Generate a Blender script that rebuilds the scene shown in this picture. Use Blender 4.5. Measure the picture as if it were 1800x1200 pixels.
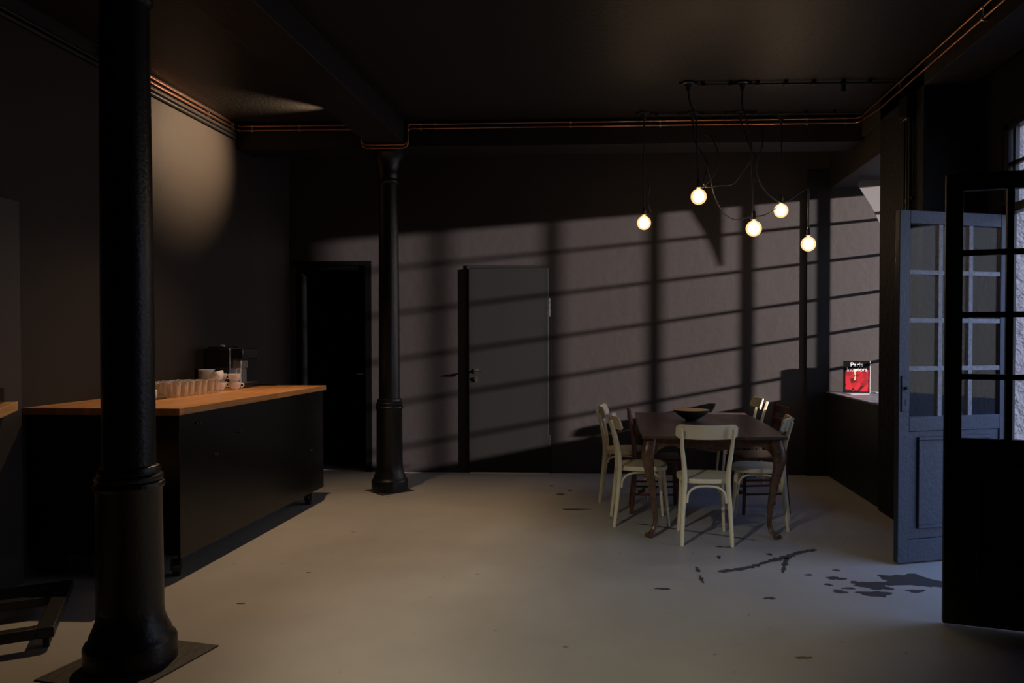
import bpy, bmesh, math, random
from mathutils import Vector, Matrix
PI = math.pi
R = math.radians
for o in list(bpy.data.objects): bpy.data.objects.remove(o, do_unlink=True)
sc = bpy.context.scene
C = sc.collection
# ------------------------------------------------------------------ camera
cam = bpy.data.cameras.new('camera'); camo = bpy.data.objects.new('camera', cam); C.objects.link(camo)
cam.sensor_width = 36; cam.lens = 26.0
camo.location = (0, 0, 1.45); camo.rotation_euler = (R(90 - 1.0), 0, R(2.66))
cam.shift_x = -119 / 1800; cam.shift_y = 19.7 / 1800
cam.clip_start = 0.05
sc.camera = camo
# ------------------------------------------------------------------ view
sc.view_settings.view_transform = 'Standard'; sc.view_settings.look = 'None'
sc.view_settings.gamma = 1; sc.view_settings.use_curve_mapping = False
sc.view_settings.exposure = 0.0
# ------------------------------------------------------------------ sky
w = bpy.data.worlds.new('sky'); sc.world = w; w.use_nodes = True
wn = w.node_tree.nodes; wl = w.node_tree.links
bg = wn['Background']
tc = wn.new('ShaderNodeTexCoord'); sp = wn.new('ShaderNodeSeparateXYZ'); cr = wn.new('ShaderNodeValToRGB')
wl.new(tc.outputs['Generated'], sp.inputs[0]); wl.new(sp.outputs['Z'], cr.inputs[0]); wl.new(cr.outputs[0], bg.inputs[0])
cr.color_ramp.elements[0].color = (0.40, 0.40, 0.42, 1); cr.color_ramp.elements[0].position = 0.0
cr.color_ramp.elements[1].color = (0.16, 0.32, 0.85, 1); cr.color_ramp.elements[1].position = 0.75
e_ = cr.color_ramp.elements.new(0.38); e_.color = (0.40, 0.47, 0.66, 1)
bg.inputs[1].default_value = 4.0
# ------------------------------------------------------------------ large lights
def spot(name, loc, target, power, color, size, blend, radius):
    l = bpy.data.lights.new(name, 'SPOT'); l.energy = power; l.color = color
    l.spot_size = R(size); l.spot_blend = blend; l.shadow_soft_size = radius
    o = bpy.data.objects.new(name, l); C.objects.link(o); o.location = loc
    o.rotation_euler = (Vector(target) - Vector(loc)).to_track_quat('-Z', 'Y').to_euler()
    return o
sun = bpy.data.lights.new('stucco_fill_sun', 'SUN'); sun.energy = 1.1; sun.angle = R(18); sun.color = (0.95, 0.97, 1.0)  # extra sun lamp added to brighten the stucco outside the doorway
suno = bpy.data.objects.new('stucco_fill_sun', sun); C.objects.link(suno); suno.rotation_euler = Vector((0.04, 1.0, -1.3)).to_track_quat('-Z', 'Y').to_euler()
SUNL = (19.4, 2.3, 4.3)
spot('low_sun_glint', SUNL, (3.1, 7.15, 2.0), 90000, (1.0, 0.84, 0.78), 11, 0.15, 0.16)
WARM = (1.0, 0.66, 0.40)
def portal(loc, rot, sx, sy):
    l = bpy.data.lights.new('sky_portal', 'AREA'); l.shape = 'RECTANGLE'; l.size = sx; l.size_y = sy
    l.cycles.is_portal = True
    o = bpy.data.objects.new('sky_portal', l); C.objects.link(o); o.location = loc; o.rotation_euler = rot
portal((2.80, 4.35, 1.45), (0, R(90), 0), 2.9, 1.7)
portal((3.20, 7.2, 2.0), (0, R(90), 0), 2.2, 1.6)

# ------------------------------------------------------------------ materials
def mat(name, col, rough=0.6, metal=0.0, spec=0.5, noise=None, bump=None, coat=0.0):
    """noise=(scale, amount) mottles the colour; bump=(scale, strength, distance)"""
    m = bpy.data.materials.new(name); m.use_nodes = True
    n = m.node_tree.nodes; l = m.node_tree.links; b = n['Principled BSDF']
    b.inputs['Base Color'].default_value = (*col, 1); b.inputs['Roughness'].default_value = rough
    b.inputs['Metallic'].default_value = metal; b.inputs['Specular IOR Level'].default_value = spec
    b.inputs['Coat Weight'].default_value = coat
    t = n.new('ShaderNodeTexCoord')
    if noise:
        ns = n.new('ShaderNodeTexNoise'); ns.inputs['Scale'].default_value = noise[0]; ns.inputs['Detail'].default_value = 6
        l.new(t.outputs['Object'], ns.inputs['Vector'])
        mx = n.new('ShaderNodeMix'); mx.data_type = 'RGBA'
        a = noise[1]
        mx.inputs[6].default_value = (*[c * (1 - a) for c in col], 1); mx.inputs[7].default_value = (*[min(1, c * (1 + a)) for c in col], 1)
        l.new(ns.outputs[0], mx.inputs[0]); l.new(mx.outputs[2], b.inputs['Base Color'])
    if bump:
        nb = n.new('ShaderNodeTexNoise'); nb.inputs['Scale'].default_value = bump[0]; nb.inputs['Detail'].default_value = 5
        l.new(t.outputs['Object'], nb.inputs['Vector'])
        bp = n.new('ShaderNodeBump'); bp.inputs['Strength'].default_value = bump[1]; bp.inputs['Distance'].default_value = bump[2]
        l.new(nb.outputs[0], bp.inputs['Height']); l.new(bp.outputs[0], b.inputs['Normal'])
    return m
M = {}
M['wall'] = mat('dark_wall_paint', (0.034, 0.030, 0.0285), 0.62, spec=0.2, noise=(1.3, 0.12), bump=(9, 0.15, 0.02))
M['wall_l'] = mat('warm_grey_wall_paint', (0.034, 0.030, 0.027), 0.62, spec=0.2, noise=(1.3, 0.12), bump=(9, 0.15, 0.02))
M['wall_black'] = mat('black_wall_paint', (0.012, 0.012, 0.012), 0.55, spec=0.3, noise=(3, 0.2))
M['ceil'] = mat('dark_ceiling_paint', (0.016, 0.015, 0.0145), 0.50, spec=0.35, noise=(1.1, 0.25), bump=(38, 0.35, 0.01))
M['rough_wall'] = mat('rough_dark_plaster', (0.016, 0.016, 0.018), 0.8, spec=0.2, noise=(6, 0.2), bump=(22, 0.8, 0.03))
M['stucco'] = mat('white_stucco', (0.52, 0.45, 0.40), 0.9, spec=0.1, noise=(10, 0.08), bump=(26, 1.0, 0.05))
M['iron'] = mat('black_cast_iron', (0.006, 0.0065, 0.0065), 0.36, spec=0.4, bump=(60, 0.35, 0.006), noise=(7, 0.3))
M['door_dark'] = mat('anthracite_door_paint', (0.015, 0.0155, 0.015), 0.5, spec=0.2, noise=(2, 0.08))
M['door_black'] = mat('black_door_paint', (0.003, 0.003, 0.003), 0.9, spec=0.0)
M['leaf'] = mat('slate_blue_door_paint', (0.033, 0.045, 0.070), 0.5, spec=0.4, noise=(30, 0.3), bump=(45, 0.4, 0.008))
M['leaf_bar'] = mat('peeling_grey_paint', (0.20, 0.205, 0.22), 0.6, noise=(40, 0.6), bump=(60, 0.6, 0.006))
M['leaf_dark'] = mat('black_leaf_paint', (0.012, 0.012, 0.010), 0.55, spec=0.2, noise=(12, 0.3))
M['steel'] = mat('brushed_steel', (0.62, 0.60, 0.58), 0.28, metal=1)
M['copper'] = mat('copper_pipe', (0.66, 0.33, 0.22), 0.30, metal=1, noise=(9, 0.25))
M['black_metal'] = mat('black_powder_coated_metal', (0.013, 0.013, 0.013), 0.42, spec=0.5)
M['rubber'] = mat('black_rubber', (0.01, 0.01, 0.01), 0.6)
M['gloss_black'] = mat('gloss_black_plastic', (0.008, 0.008, 0.008), 0.14, spec=0.5)
M['counter_side'] = mat('black_counter_laminate', (0.005, 0.005, 0.005), 0.25, spec=0.35, noise=(5, 0.2))
M['cream'] = mat('cream_chair_paint', (0.70, 0.58, 0.32), 0.42, spec=0.5, noise=(14, 0.10))
M['white_paint'] = mat('white_chair_paint', (0.74, 0.66, 0.45), 0.42, spec=0.5, noise=(14, 0.08))
M['porcelain'] = mat('white_porcelain', (0.88, 0.87, 0.84), 0.15, spec=0.6, coat=0.3)
M['bowl_out'] = mat('dark_green_glaze', (0.020, 0.045, 0.035), 0.25, spec=0.6)
M['bowl_in'] = mat('ochre_glaze', (0.62, 0.36, 0.12), 0.35, spec=0.5, noise=(12, 0.25))
M['paper'] = mat('white_paper', (0.78, 0.77, 0.75), 0.6)
M['leaflet'] = mat('matt_paper', (0.32, 0.31, 0.30), 0.7)
M['cloth'] = mat('pale_canvas', (0.11, 0.108, 0.105), 0.8)
M['ledge'] = mat('grey_painted_ledge', (0.16, 0.16, 0.165), 0.4, noise=(5, 0.15))
M['plinth'] = mat('worn_dark_floor_plate', (0.035, 0.030, 0.024), 0.6, noise=(14, 0.45), bump=(40, 0.4, 0.01))
M['ground'] = mat('courtyard_paving', (0.25, 0.25, 0.26), 0.8, noise=(5, 0.2))
M['wear'] = mat('exposed_dark_screed', (0.045, 0.043, 0.043), 0.6, noise=(25, 0.3))
M['leafdry'] = mat('dry_leaf', (0.16, 0.11, 0.02), 0.6)
M['gap_light'] = mat('painted_gap_light', (0.60, 0.57, 0.50), 0.6)  # pale colour standing in for light showing under the middle back door
M['grey_panel'] = mat('grey_laminate', (0.040, 0.034, 0.030), 0.5)
M['orange'] = mat('burnt_orange_board', (0.42, 0.20, 0.08), 0.5, noise=(5, 0.2))
M['book_red'] = None

def wood(name, c1, c2, rough, axis, scale, plank=None, coat=0.0):
    m = bpy.data.materials.new(name); m.use_nodes = True
    n = m.node_tree.nodes; l = m.node_tree.links; b = n['Principled BSDF']; b.inputs['Roughness'].default_value = rough
    b.inputs['Coat Weight'].default_value = coat
    t = n.new('ShaderNodeTexCoord'); mp = n.new('ShaderNodeMapping'); l.new(t.outputs['Object'], mp.inputs[0])
    s = [scale] * 3; s[axis] = scale * 0.07; mp.inputs['Scale'].default_value = s
    ns = n.new('ShaderNodeTexNoise'); ns.inputs['Scale'].default_value = 1; ns.inputs['Detail'].default_value = 8; ns.inputs['Distortion'].default_value = 0.6
    l.new(mp.outputs[0], ns.inputs['Vector'])
    rp = n.new('ShaderNodeValToRGB'); l.new(ns.outputs[0], rp.inputs[0])
    rp.color_ramp.elements[0].position = .32; rp.color_ramp.elements[1].position = .68
    rp.color_ramp.elements[0].color = (*c1, 1); rp.color_ramp.elements[1].color = (*c2, 1)
    out = rp.outputs[0]
    if plank:
        br = n.new('ShaderNodeTexBrick'); mp2 = n.new('ShaderNodeMapping'); l.new(t.outputs['Object'], mp2.inputs[0])
        mp2.inputs['Rotation'].default_value = (0, 0, R(90) if axis == 1 else 0)
        l.new(mp2.outputs[0], br.inputs['Vector']); br.inputs['Scale'].default_value = 1
        br.inputs['Brick Width'].default_value = plank[0]; br.inputs['Row Height'].default_value = plank[1]; br.inputs['Mortar Size'].default_value = 0.0006
        br.inputs['Color1'].default_value = (0.72, 0.72, 0.72, 1); br.inputs['Color2'].default_value = (1.15, 1.1, 1.05, 1); br.inputs['Mortar'].default_value = (.4, .35, .3, 1)
        mx = n.new('ShaderNodeMix'); mx.data_type = 'RGBA'; mx.blend_type = 'MULTIPLY'; mx.inputs[0].default_value = 1
        l.new(out, mx.inputs[6]); l.new(br.outputs[0], mx.inputs[7]); out = mx.outputs[2]
    l.new(out, b.inputs['Base Color'])
    return m
M['butcher'] = wood('oiled_butcher_block', (0.42, 0.19, 0.065), (0.60, 0.30, 0.11), 0.42, 1, 30, plank=(0.62, 0.043))
M['pine'] = wood('varnished_pine', (0.50, 0.26, 0.10), (0.66, 0.38, 0.16), 0.45, 1, 18)
M['walnut'] = wood('dark_walnut', (0.050, 0.024, 0.012), (0.14, 0.072, 0.040), 0.33, 1, 26, coat=0.15)
M['walnut_top'] = wood('walnut_table_top', (0.046, 0.027, 0.018), (0.11, 0.066, 0.045), 0.38, 1, 20, coat=0.1)
M['redwood'] = wood('red_brown_stained_wood', (0.060, 0.016, 0.008), (0.17, 0.05, 0.02), 0.38, 2, 30)

def glass(name, tint=(1, 1, 1), refl=0.10, rough=0.02):
    m = bpy.data.materials.new(name); m.use_nodes = True
    n = m.node_tree.nodes; l = m.node_tree.links; n.clear()
    o = n.new('ShaderNodeOutputMaterial'); tr = n.new('ShaderNodeBsdfTransparent'); gl = n.new('ShaderNodeBsdfGlossy'); mx = n.new('ShaderNodeMixShader')
    lw = n.new('ShaderNodeLayerWeight'); lw.inputs[0].default_value = 0.5
    fr = n.new('ShaderNodeMath'); fr.operation = 'POWER'; fr.inputs[1].default_value = 5; l.new(lw.outputs['Facing'], fr.inputs[0])
    mt = n.new('ShaderNodeMath'); mt.operation = 'MULTIPLY_ADD'; mt.inputs[1].default_value = 0.9; mt.inputs[2].default_value = refl
    tr.inputs[0].default_value = (*tint, 1); gl.inputs['Roughness'].default_value = rough
    l.new(fr.outputs[0], mt.inputs[0]); l.new(mt.outputs[0], mx.inputs[0])
    l.new(tr.outputs[0], mx.inputs[1]); l.new(gl.outputs[0], mx.inputs[2]); l.new(mx.outputs[0], o.inputs[0])
    return m
M['pane'] = glass('window_glass', (0.97, 0.98, 1.0), 0.016)
def tumbler_glass():
    m = bpy.data.materials.new('ribbed_tumbler_glass'); m.use_nodes = True
    n = m.node_tree.nodes; l = m.node_tree.links; n.clear()
    o = n.new('ShaderNodeOutputMaterial'); tr = n.new('ShaderNodeBsdfTransparent'); gl = n.new('ShaderNodeBsdfGlossy')
    tl = n.new('ShaderNodeBsdfTranslucent'); a = n.new('ShaderNodeAddShader'); mx = n.new('ShaderNodeMixShader'); df = n.new('ShaderNodeBsdfDiffuse')
    tr.inputs[0].default_value = (0.97, 0.95, 0.93, 1); gl.inputs['Roughness'].default_value = 0.08
    lw = n.new('ShaderNodeLayerWeight'); lw.inputs[0].default_value = 0.45
    m2 = n.new('ShaderNodeMixShader'); m2.inputs[0].default_value = 0.5
    df.inputs[0].default_value = (0.92, 0.76, 0.56, 1)
    l.new(gl.outputs[0], m2.inputs[1]); l.new(df.outputs[0], m2.inputs[2])
    mt = n.new('ShaderNodeMath'); mt.operation = 'MULTIPLY_ADD'; mt.inputs[1].default_value = 0.7; mt.inputs[2].default_value = 0.26
    l.new(lw.outputs['Facing'], mt.inputs[0]); l.new(mt.outputs[0], mx.inputs[0])
    l.new(tr.outputs[0], mx.inputs[1]); l.new(m2.outputs[0], mx.inputs[2]); l.new(mx.outputs[0], o.inputs[0])
    return m
M['tumbler'] = tumbler_glass()
def emit(name, col, s, mixt=None):
    m = bpy.data.materials.new(name); m.use_nodes = True
    n = m.node_tree.nodes; l = m.node_tree.links; n.clear()
    o = n.new('ShaderNodeOutputMaterial'); e = n.new('ShaderNodeEmission'); e.inputs[0].default_value = (*col, 1); e.inputs[1].default_value = s
    if mixt is None: l.new(e.outputs[0], o.inputs[0])
    else:
        t = n.new('ShaderNodeBsdfTransparent'); g = n.new('ShaderNodeBsdfGlossy'); g.inputs['Roughness'].default_value = 0.03
        x = n.new('ShaderNodeMixShader'); x.inputs[0].default_value = 0.06; a = n.new('ShaderNodeAddShader')
        l.new(t.outputs[0], x.inputs[1]); l.new(g.outputs[0], x.inputs[2]); l.new(x.outputs[0], a.inputs[0]); l.new(e.outputs[0], a.inputs[1]); l.new(a.outputs[0], o.inputs[0])
    return m
M['glow'] = emit('lamp_glow', (1.0, 0.66, 0.36), 40)
M['globe'] = emit('frosted_globe_glow', (1.0, 0.50, 0.20), 0.75, True)
M['led'] = emit('spot_lens_glow', (1.0, 0.66, 0.40), 12)

def floor_mat():
    m = bpy.data.materials.new('painted_screed_floor'); m.use_nodes = True
    n = m.node_tree.nodes; l = m.node_tree.links; b = n['Principled BSDF']
    b.inputs['Roughness'].default_value = 0.42; b.inputs['Specular IOR Level'].default_value = 0.4
    t = n.new('ShaderNodeTexCoord')
    n1 = n.new('ShaderNodeTexNoise'); n1.inputs['Scale'].default_value = 0.9; n1.inputs['Detail'].default_value = 8; n1.inputs['Roughness'].default_value = .6
    l.new(t.outputs['Object'], n1.inputs['Vector'])
    r1 = n.new('ShaderNodeValToRGB'); l.new(n1.outputs[0], r1.inputs[0])
    r1.color_ramp.elements[0].position = .3; r1.color_ramp.elements[1].position = .7
    r1.color_ramp.elements[0].color = (0.32, 0.31, 0.275, 1); r1.color_ramp.elements[1].color = (0.42, 0.41, 0.37, 1)
    n2 = n.new('ShaderNodeTexNoise'); n2.inputs['Scale'].default_value = 16; n2.inputs['Detail'].default_value = 3
    l.new(t.outputs['Object'], n2.inputs['Vector'])
    r2 = n.new('ShaderNodeValToRGB'); l.new(n2.outputs[0], r2.inputs[0])
    r2.color_ramp.elements[0].position = .23; r2.color_ramp.elements[1].position = .30
    r2.color_ramp.elements[0].color = (.35, .33, .30, 1); r2.color_ramp.elements[1].color = (1, 1, 1, 1)
    mx = n.new('ShaderNodeMix'); mx.data_type = 'RGBA'; mx.blend_type = 'MULTIPLY'; mx.inputs[0].default_value = .8
    l.new(r1.outputs[0], mx.inputs[6]); l.new(r2.outputs[0], mx.inputs[7]); l.new(mx.outputs[2], b.inputs['Base Color'])
    bp = n.new('ShaderNodeBump'); bp.inputs['Strength'].default_value = .08; bp.inputs['Distance'].default_value = .02
    l.new(n1.outputs[0], bp.inputs['Height']); l.new(bp.outputs[0], b.inputs['Normal'])
    return m
M['floor'] = floor_mat()
def cover_mat():
    m = bpy.data.materials.new('red_cover_picture'); m.use_nodes = True
    n = m.node_tree.nodes; l = m.node_tree.links; b = n['Principled BSDF']; b.inputs['Roughness'].default_value = .35
    t = n.new('ShaderNodeTexCoord'); v = n.new('ShaderNodeTexVoronoi'); v.inputs['Scale'].default_value = 17; l.new(t.outputs['Object'], v.inputs['Vector'])
    r = n.new('ShaderNodeValToRGB'); l.new(v.outputs['Color'], r.inputs[0])
    r.color_ramp.elements[0].color = (.03, .003, .004, 1); r.color_ramp.elements[0].position = .25
    r.color_ramp.elements[1].color = (.42, .012, .02, 1); r.color_ramp.elements[1].position = .6
    l.new(r.outputs[0], b.inputs['Base Color'])
    return m
M['cover'] = cover_mat()

# ------------------------------------------------------------------ mesh helpers
class MB:
    def __init__(s): s.bm = bmesh.new()
    def box(s, x0, x1, y0, y1, z0, z1, mx=None):
        vs = [s.bm.verts.new((x, y, z)) for x in (x0, x1) for y in (y0, y1) for z in (z0, z1)]
        if mx is not None:
            for v in vs: v.co = mx @ v.co
        for f in ((0, 1, 3, 2), (4, 6, 7, 5), (0, 4, 5, 1), (2, 3, 7, 6), (0, 2, 6, 4), (1, 5, 7, 3)):
            s.bm.faces.new([vs[i] for i in f])
        return s
    def tube(s, pts, r, seg=10, cap=True, closed=False, sx=1.0):
        """swept round bar through pts; r number or list; sx flattens along the frame's first normal"""
        pts = [Vector(p) for p in pts]; n = len(pts)
        rs = r if isinstance(r, (list, tuple)) else [r] * n
        rings = []; up = None
        for i, p in enumerate(pts):
            if closed: d = pts[(i + 1) % n] - pts[i - 1]
            else: d = pts[min(i + 1, n - 1)] - pts[max(i - 1, 0)]
            d.normalize()
            if up is None:
                up = Vector((1, 0, 0)) if abs(d.x) < .8 else Vector((0, 1, 0))
            a = (up - d * up.dot(d)).normalized(); b = d.cross(a); up = a
            rings.append([s.bm.verts.new(p + (a * math.cos(2 * PI * k / seg) * sx + b * math.sin(2 * PI * k / seg)) * rs[i]) for k in range(seg)])
        m = n if closed else n - 1
        for i in range(m):
            A = rings[i]; B = rings[(i + 1) % n]
            for k in range(seg): s.bm.faces.new((A[k], A[(k + 1) % seg], B[(k + 1) % seg], B[k]))
        if cap and not closed:
            s.bm.faces.new(rings[0][::-1]); s.bm.faces.new(rings[-1])
        return s
    def lathe(s, prof, cx=0, cy=0, seg=32, ribs=0, mx=None):
        """prof: (r, z) pairs bottom to top"""
        rings = []
        for r, z in prof:
            ring = []
            if r < 1e-5:
                v = s.bm.verts.new((cx, cy, z)); ring = [v] * seg
            else:
                for k in range(seg):
                    rr = r * (1 + (0.035 if (ribs and k % 2) else 0))
                    ring.append(s.bm.verts.new((cx + rr * math.cos(2 * PI * k / seg), cy + rr * math.sin(2 * PI * k / seg), z)))
            rings.append(ring)
        for A, B in zip(rings, rings[1:]):
            for k in range(seg):
                q = [A[k], A[(k + 1) % seg], B[(k + 1) % seg], B[k]]
                u = []
                for v in q:
                    if v not in u: u.append(v)
                if len(u) > 2:
                    try: s.bm.faces.new(u)
                    except ValueError: pass
        for ring, fl in ((rings[0], True), (rings[-1], False)):
            if ring[0] is not ring[1]:
                try: s.bm.faces.new(ring[::-1] if fl else ring)
                except ValueError: pass
        if mx is not None:
            for v in set(v for r_ in rings for v in r_): v.co = mx @ v.co
        return s
    def prism(s, poly, a0, a1, axis=1, mx=None):
        """poly in the plane normal to axis, extruded a0..a1. axis 1: poly=(x,z); axis 2: (x,y); axis 0: (y,z)"""
        def P(p, a): return {0: (a, p[0], p[1]), 1: (p[0], a, p[1]), 2: (p[0], p[1], a)}[axis]
        A = [s.bm.verts.new(P(p, a0)) for p in poly]; B = [s.bm.verts.new(P(p, a1)) for p in poly]
        n = len(poly)
        for i in range(n): s.bm.faces.new((A[i], A[(i + 1) % n], B[(i + 1) % n], B[i]))
        s.bm.faces.new(A[::-1]); s.bm.faces.new(B)
        if mx is not None:
            for v in A + B: v.co = mx @ v.co
        return s
    def grid(s, rows):
        """closed skin over a list of rings (lists of points)"""
        V = [[s.bm.verts.new(p) for p in r] for r in rows]
        n = len(V[0])
        for A, B in zip(V, V[1:]):
            for k in range(n): s.bm.faces.new((A[k], A[(k + 1) % n], B[(k + 1) % n], B[k]))
        s.bm.faces.new(V[0][::-1]); s.bm.faces.new(V[-1])
        return s
    def build(s, name, m, parent=None, bevel=0, smooth=True, seg=2):
        bmesh.ops.recalc_face_normals(s.bm, faces=s.bm.faces)
        me = bpy.data.meshes.new(name); s.bm.to_mesh(me); s.bm.free()
        if smooth:
            for p in me.polygons: p.use_smooth = True
        o = bpy.data.objects.new(name, me); C.objects.link(o); me.materials.append(m)
        if bevel:
            b = o.modifiers.new('bevel', 'BEVEL'); b.width = bevel; b.segments = seg; b.limit_method = 'ANGLE'; b.angle_limit = R(40)
        if smooth:
            me.set_sharp_from_angle(angle=R(42))
        if parent is not None: o.parent = parent
        return o
def thing(name, label, cat, loc=(0, 0, 0), rz=0, group=None):
    o = bpy.data.objects.new(name, None); C.objects.link(o); o.empty_display_size = .1
    o.location = loc; o.rotation_euler = (0, 0, rz)
    o['label'] = label; o['category'] = cat
    if group: o['group'] = group
    return o
def tag(o, label, cat, group=None):
    o['label'] = label; o['category'] = cat
    if group: o['group'] = group
    return o
def struct(o, label=None):
    o['kind'] = 'structure'
    if label: o['label'] = label
    return o
def sempty(name, loc=(0, 0, 0), rz=0, label=None):
    o = bpy.data.objects.new(name, None); C.objects.link(o); o.location = loc; o.rotation_euler = (0, 0, rz); o.empty_display_size = .1
    return struct(o, label)
def dup(root, loc, rz=None, label=None, group=None):
    r = root.copy(); C.objects.link(r); r.location = loc
    if rz is not None: r.rotation_euler = (0, 0, rz)
    if label: r['label'] = label
    if group: r['group'] = group
    for ch in list(root.children):
        c = ch.copy(); C.objects.link(c); c.parent = r
        for g in list(ch.children):
            d = g.copy(); C.objects.link(d); d.parent = c
    return r
def arc(cx, cz, rx, rz, a0, a1, n):
    return [(cx + rx * math.cos(R(a0 + (a1 - a0) * i / n)), cz + rz * math.sin(R(a0 + (a1 - a0) * i / n))) for i in range(n + 1)]
def smooth_path(pts, n=6):
    """Catmull-Rom through pts"""
    P = [Vector(p) for p in pts]; P = [P[0] * 2 - P[1]] + P + [P[-1] * 2 - P[-2]]; out = []
    for i in range(1, len(P) - 2):
        for k in range(n):
            t = k / n
            out.append(.5 * ((2 * P[i]) + (-P[i-1] + P[i+1]) * t + (2*P[i-1] - 5*P[i] + 4*P[i+1] - P[i+2]) * t*t + (-P[i-1] + 3*P[i] - 3*P[i+1] + P[i+2]) * t**3))
    out.append(P[-2]); return out

# ================================================================== SETTING
XL, YB, XR, ZC = -3.57, 8.0, 3.1, 3.49
YN = -2.6
WX = 2.65
fl = MB().box(XL - .3, WX + .13, YN - .2, YB + .5, -.12, 0).build('floor', M['floor'], smooth=False); struct(fl)
struct(MB().box(XL - .3, WX + .13, YN - .2, 5.52, ZC, ZC + .15).box(XL - .3, XR + .05, 5.52, YB + .5, ZC, ZC + .15).build('ceiling', M['ceil'], smooth=False))
struct(MB().box(XL - .3, XL, YN - .2, YB + .5, 0, ZC).build('wall_left', M['wall_l'], smooth=False))
# back wall, with a deep recess for the left door and a shallow one for the grey door
DA0, DA1, DAZ = -3.50, -2.70, 2.265
DB0, DB1, DBZ = -1.60, -0.675, 2.26
b = MB()
b.box(XL, DA0, YB, YB + .5, 0, ZC); b.box(DA0, DA1, YB, YB + .5, DAZ, ZC); b.box(DA1, DB0, YB, YB + .5, 0, ZC)
b.box(DB0, DB1, YB, YB + .5, DBZ, ZC); b.box(DB1, XR + .05, YB, YB + .5, 0, ZC); b.box(XL - .3, XR, YB + .5, YB + .6, 0, ZC)
struct(b.build('wall_back', M['wall'], smooth=False))
struct(MB().box(XL - .3, WX + .13, YN - .2, YN, 0, ZC).build('wall_front', M['wall_black'], smooth=False))
# right side: wall with doorway, pier, low wall under the window niche, lintel
b = MB()
b.box(WX, WX + .13, YN, 3.50, 0, ZC)
b.box(WX, WX + .13, 3.50, 5.20, 2.91, ZC)
struct(b.build('wall_right', M['wall_black'], smooth=False))
b = MB(); b.box(WX, XR, 5.201, 5.52, 0, ZC); b.box(2.25, XR, 5.52, 6.40, 0, ZC)
struct(b.build('wall_pier', M['rough_wall'], smooth=False))
struct(MB().box(2.28, XR, 6.40, YB, 0, .885).build('wall_parapet', M['wall_black'], smooth=False))
struct(MB().box(2.28, XR, 6.40, YB, 3.05, ZC).build('wall_lintel', M['wall'], smooth=False))
struct(MB().box(2.255, XR - .02, 6.405, YB - .005, .885, .90).build('trim_1', M['ledge'], bevel=.003), 'grey window ledge on top of the low black wall')
# stucco lining of the door reveal (outside face of the wall)
struct(MB().box(WX + .062, XR + 1.4, 5.178, 5.20, 0, 5.0).build('wall_reveal', M['stucco'], smooth=False))
# courtyard ground outside
struct(MB().box(WX + .14, 16, -6, 12, -.2, -.02).build('ground', M['ground'], smooth=False))
# beams
struct(MB().box(-2.30, -1.95, YN, 6.87, 3.28, ZC - .001).build('trim_2', M['ceil'], bevel=.006, smooth=False), 'long ceiling beam over the two iron columns')
struct(MB().box(XL, 2.25, 6.87, 7.20, 3.25, ZC - .001).build('trim_3', M['ceil'], bevel=.006, smooth=False), 'cross beam in front of the back wall')
struct(MB().box(2.25, 2.60, YN, 7.20, 3.30, ZC - .001).build('trim_4', M['wall'], bevel=.006, smooth=False), 'ceiling beam above the right wall')
# thin black strip on the back wall beside the niche
struct(MB().box(2.05, 2.285, YB - .025, YB, .0, 3.25).build('trim_5', M['wall_black'], smooth=False), 'narrow black strip on the wall in the back right corner')
# square floor plates are built with the columns

# niche window
w1 = sempty('window_1', (3.06, 6.40, 0.9))
b = MB()
ys = [0.0, .27, .54, .81, 1.08, 1.31, 1.58]; zs = [0.0, .37, .74, 1.10, 1.48, 1.85, 2.14]
for i, y in enumerate(ys):
    wd = .018 if i not in (0, 5, 6) else .03
    b.box(-.022, .022, max(0, y - wd), min(1.595, y + wd), 0, 2.149)
for i, z in enumerate(zs):
    wd = .014 if i not in (0, 6) else .03
    b.box(-.018, .018, 0, 1.595, max(0.001, z - wd), min(2.149, z + wd))
b.build('window_frame', M['black_metal'], w1, smooth=False)
MB().box(-.002, .002, .005, 1.59, .005, 2.14).build('pane', M['pane'], w1, smooth=False)
# hinges of the niche window against the pier (dark lugs)
b = MB(); b.box(-.055, -.02, .01, .05, .25, .42); b.box(-.055, -.02, .01, .05, 1.2, 1.37); b.build('hinge', M['black_metal'], w1)
# transom over the doorway
w2 = sempty('window_2', (WX + .03, 3.5, 0))
b = MB()
b.box(-.03, .03, 1.63, 1.69, 0, 2.90); b.box(-.03, .03, .01, .07, 0, 2.90)
b.box(-.03, .03, .01, 1.69, 2.30, 2.36); b.box(-.03, .03, .01, 1.69, 2.87, 2.905)
for i in range(1, 7): b.box(-.014, .014, .01 + i * .26, .04 + i * .26, 2.36, 2.87)
b.box(-.014, .014, .07, 1.63, 2.62, 2.645)
b.build('window_frame', M['black_metal'], w2, smooth=False)
MB().box(-.002, .002, .07, 1.63, 2.34, 2.88).build('pane', M['pane'], w2, smooth=False)

# ------------------------------------------------------------------ doors in the back wall
d1 = sempty('door_1', ((DA0 + DA1) / 2, YB + .42, 0), label='black door deep in the left recess of the back wall')
hw = (DA1 - DA0) / 2
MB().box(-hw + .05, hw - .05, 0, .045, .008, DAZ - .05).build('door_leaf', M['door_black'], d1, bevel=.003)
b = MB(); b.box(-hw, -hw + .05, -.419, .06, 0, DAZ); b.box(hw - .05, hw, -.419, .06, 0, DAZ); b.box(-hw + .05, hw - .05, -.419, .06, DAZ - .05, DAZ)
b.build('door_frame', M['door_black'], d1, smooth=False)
h = MB().tube([(hw - .13, -.005, 1.06), (hw - .13, -.06, 1.06), (hw - .145, -.066, 1.06), (hw - .25, -.066, 1.06)], .009)
h.lathe([(0, 0), (.025, 0), (.025, .008), (0, .008)], mx=Matrix.Translation((hw - .13, 0, 1.06)) @ Matrix.Rotation(R(90), 4, 'X'))
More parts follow.
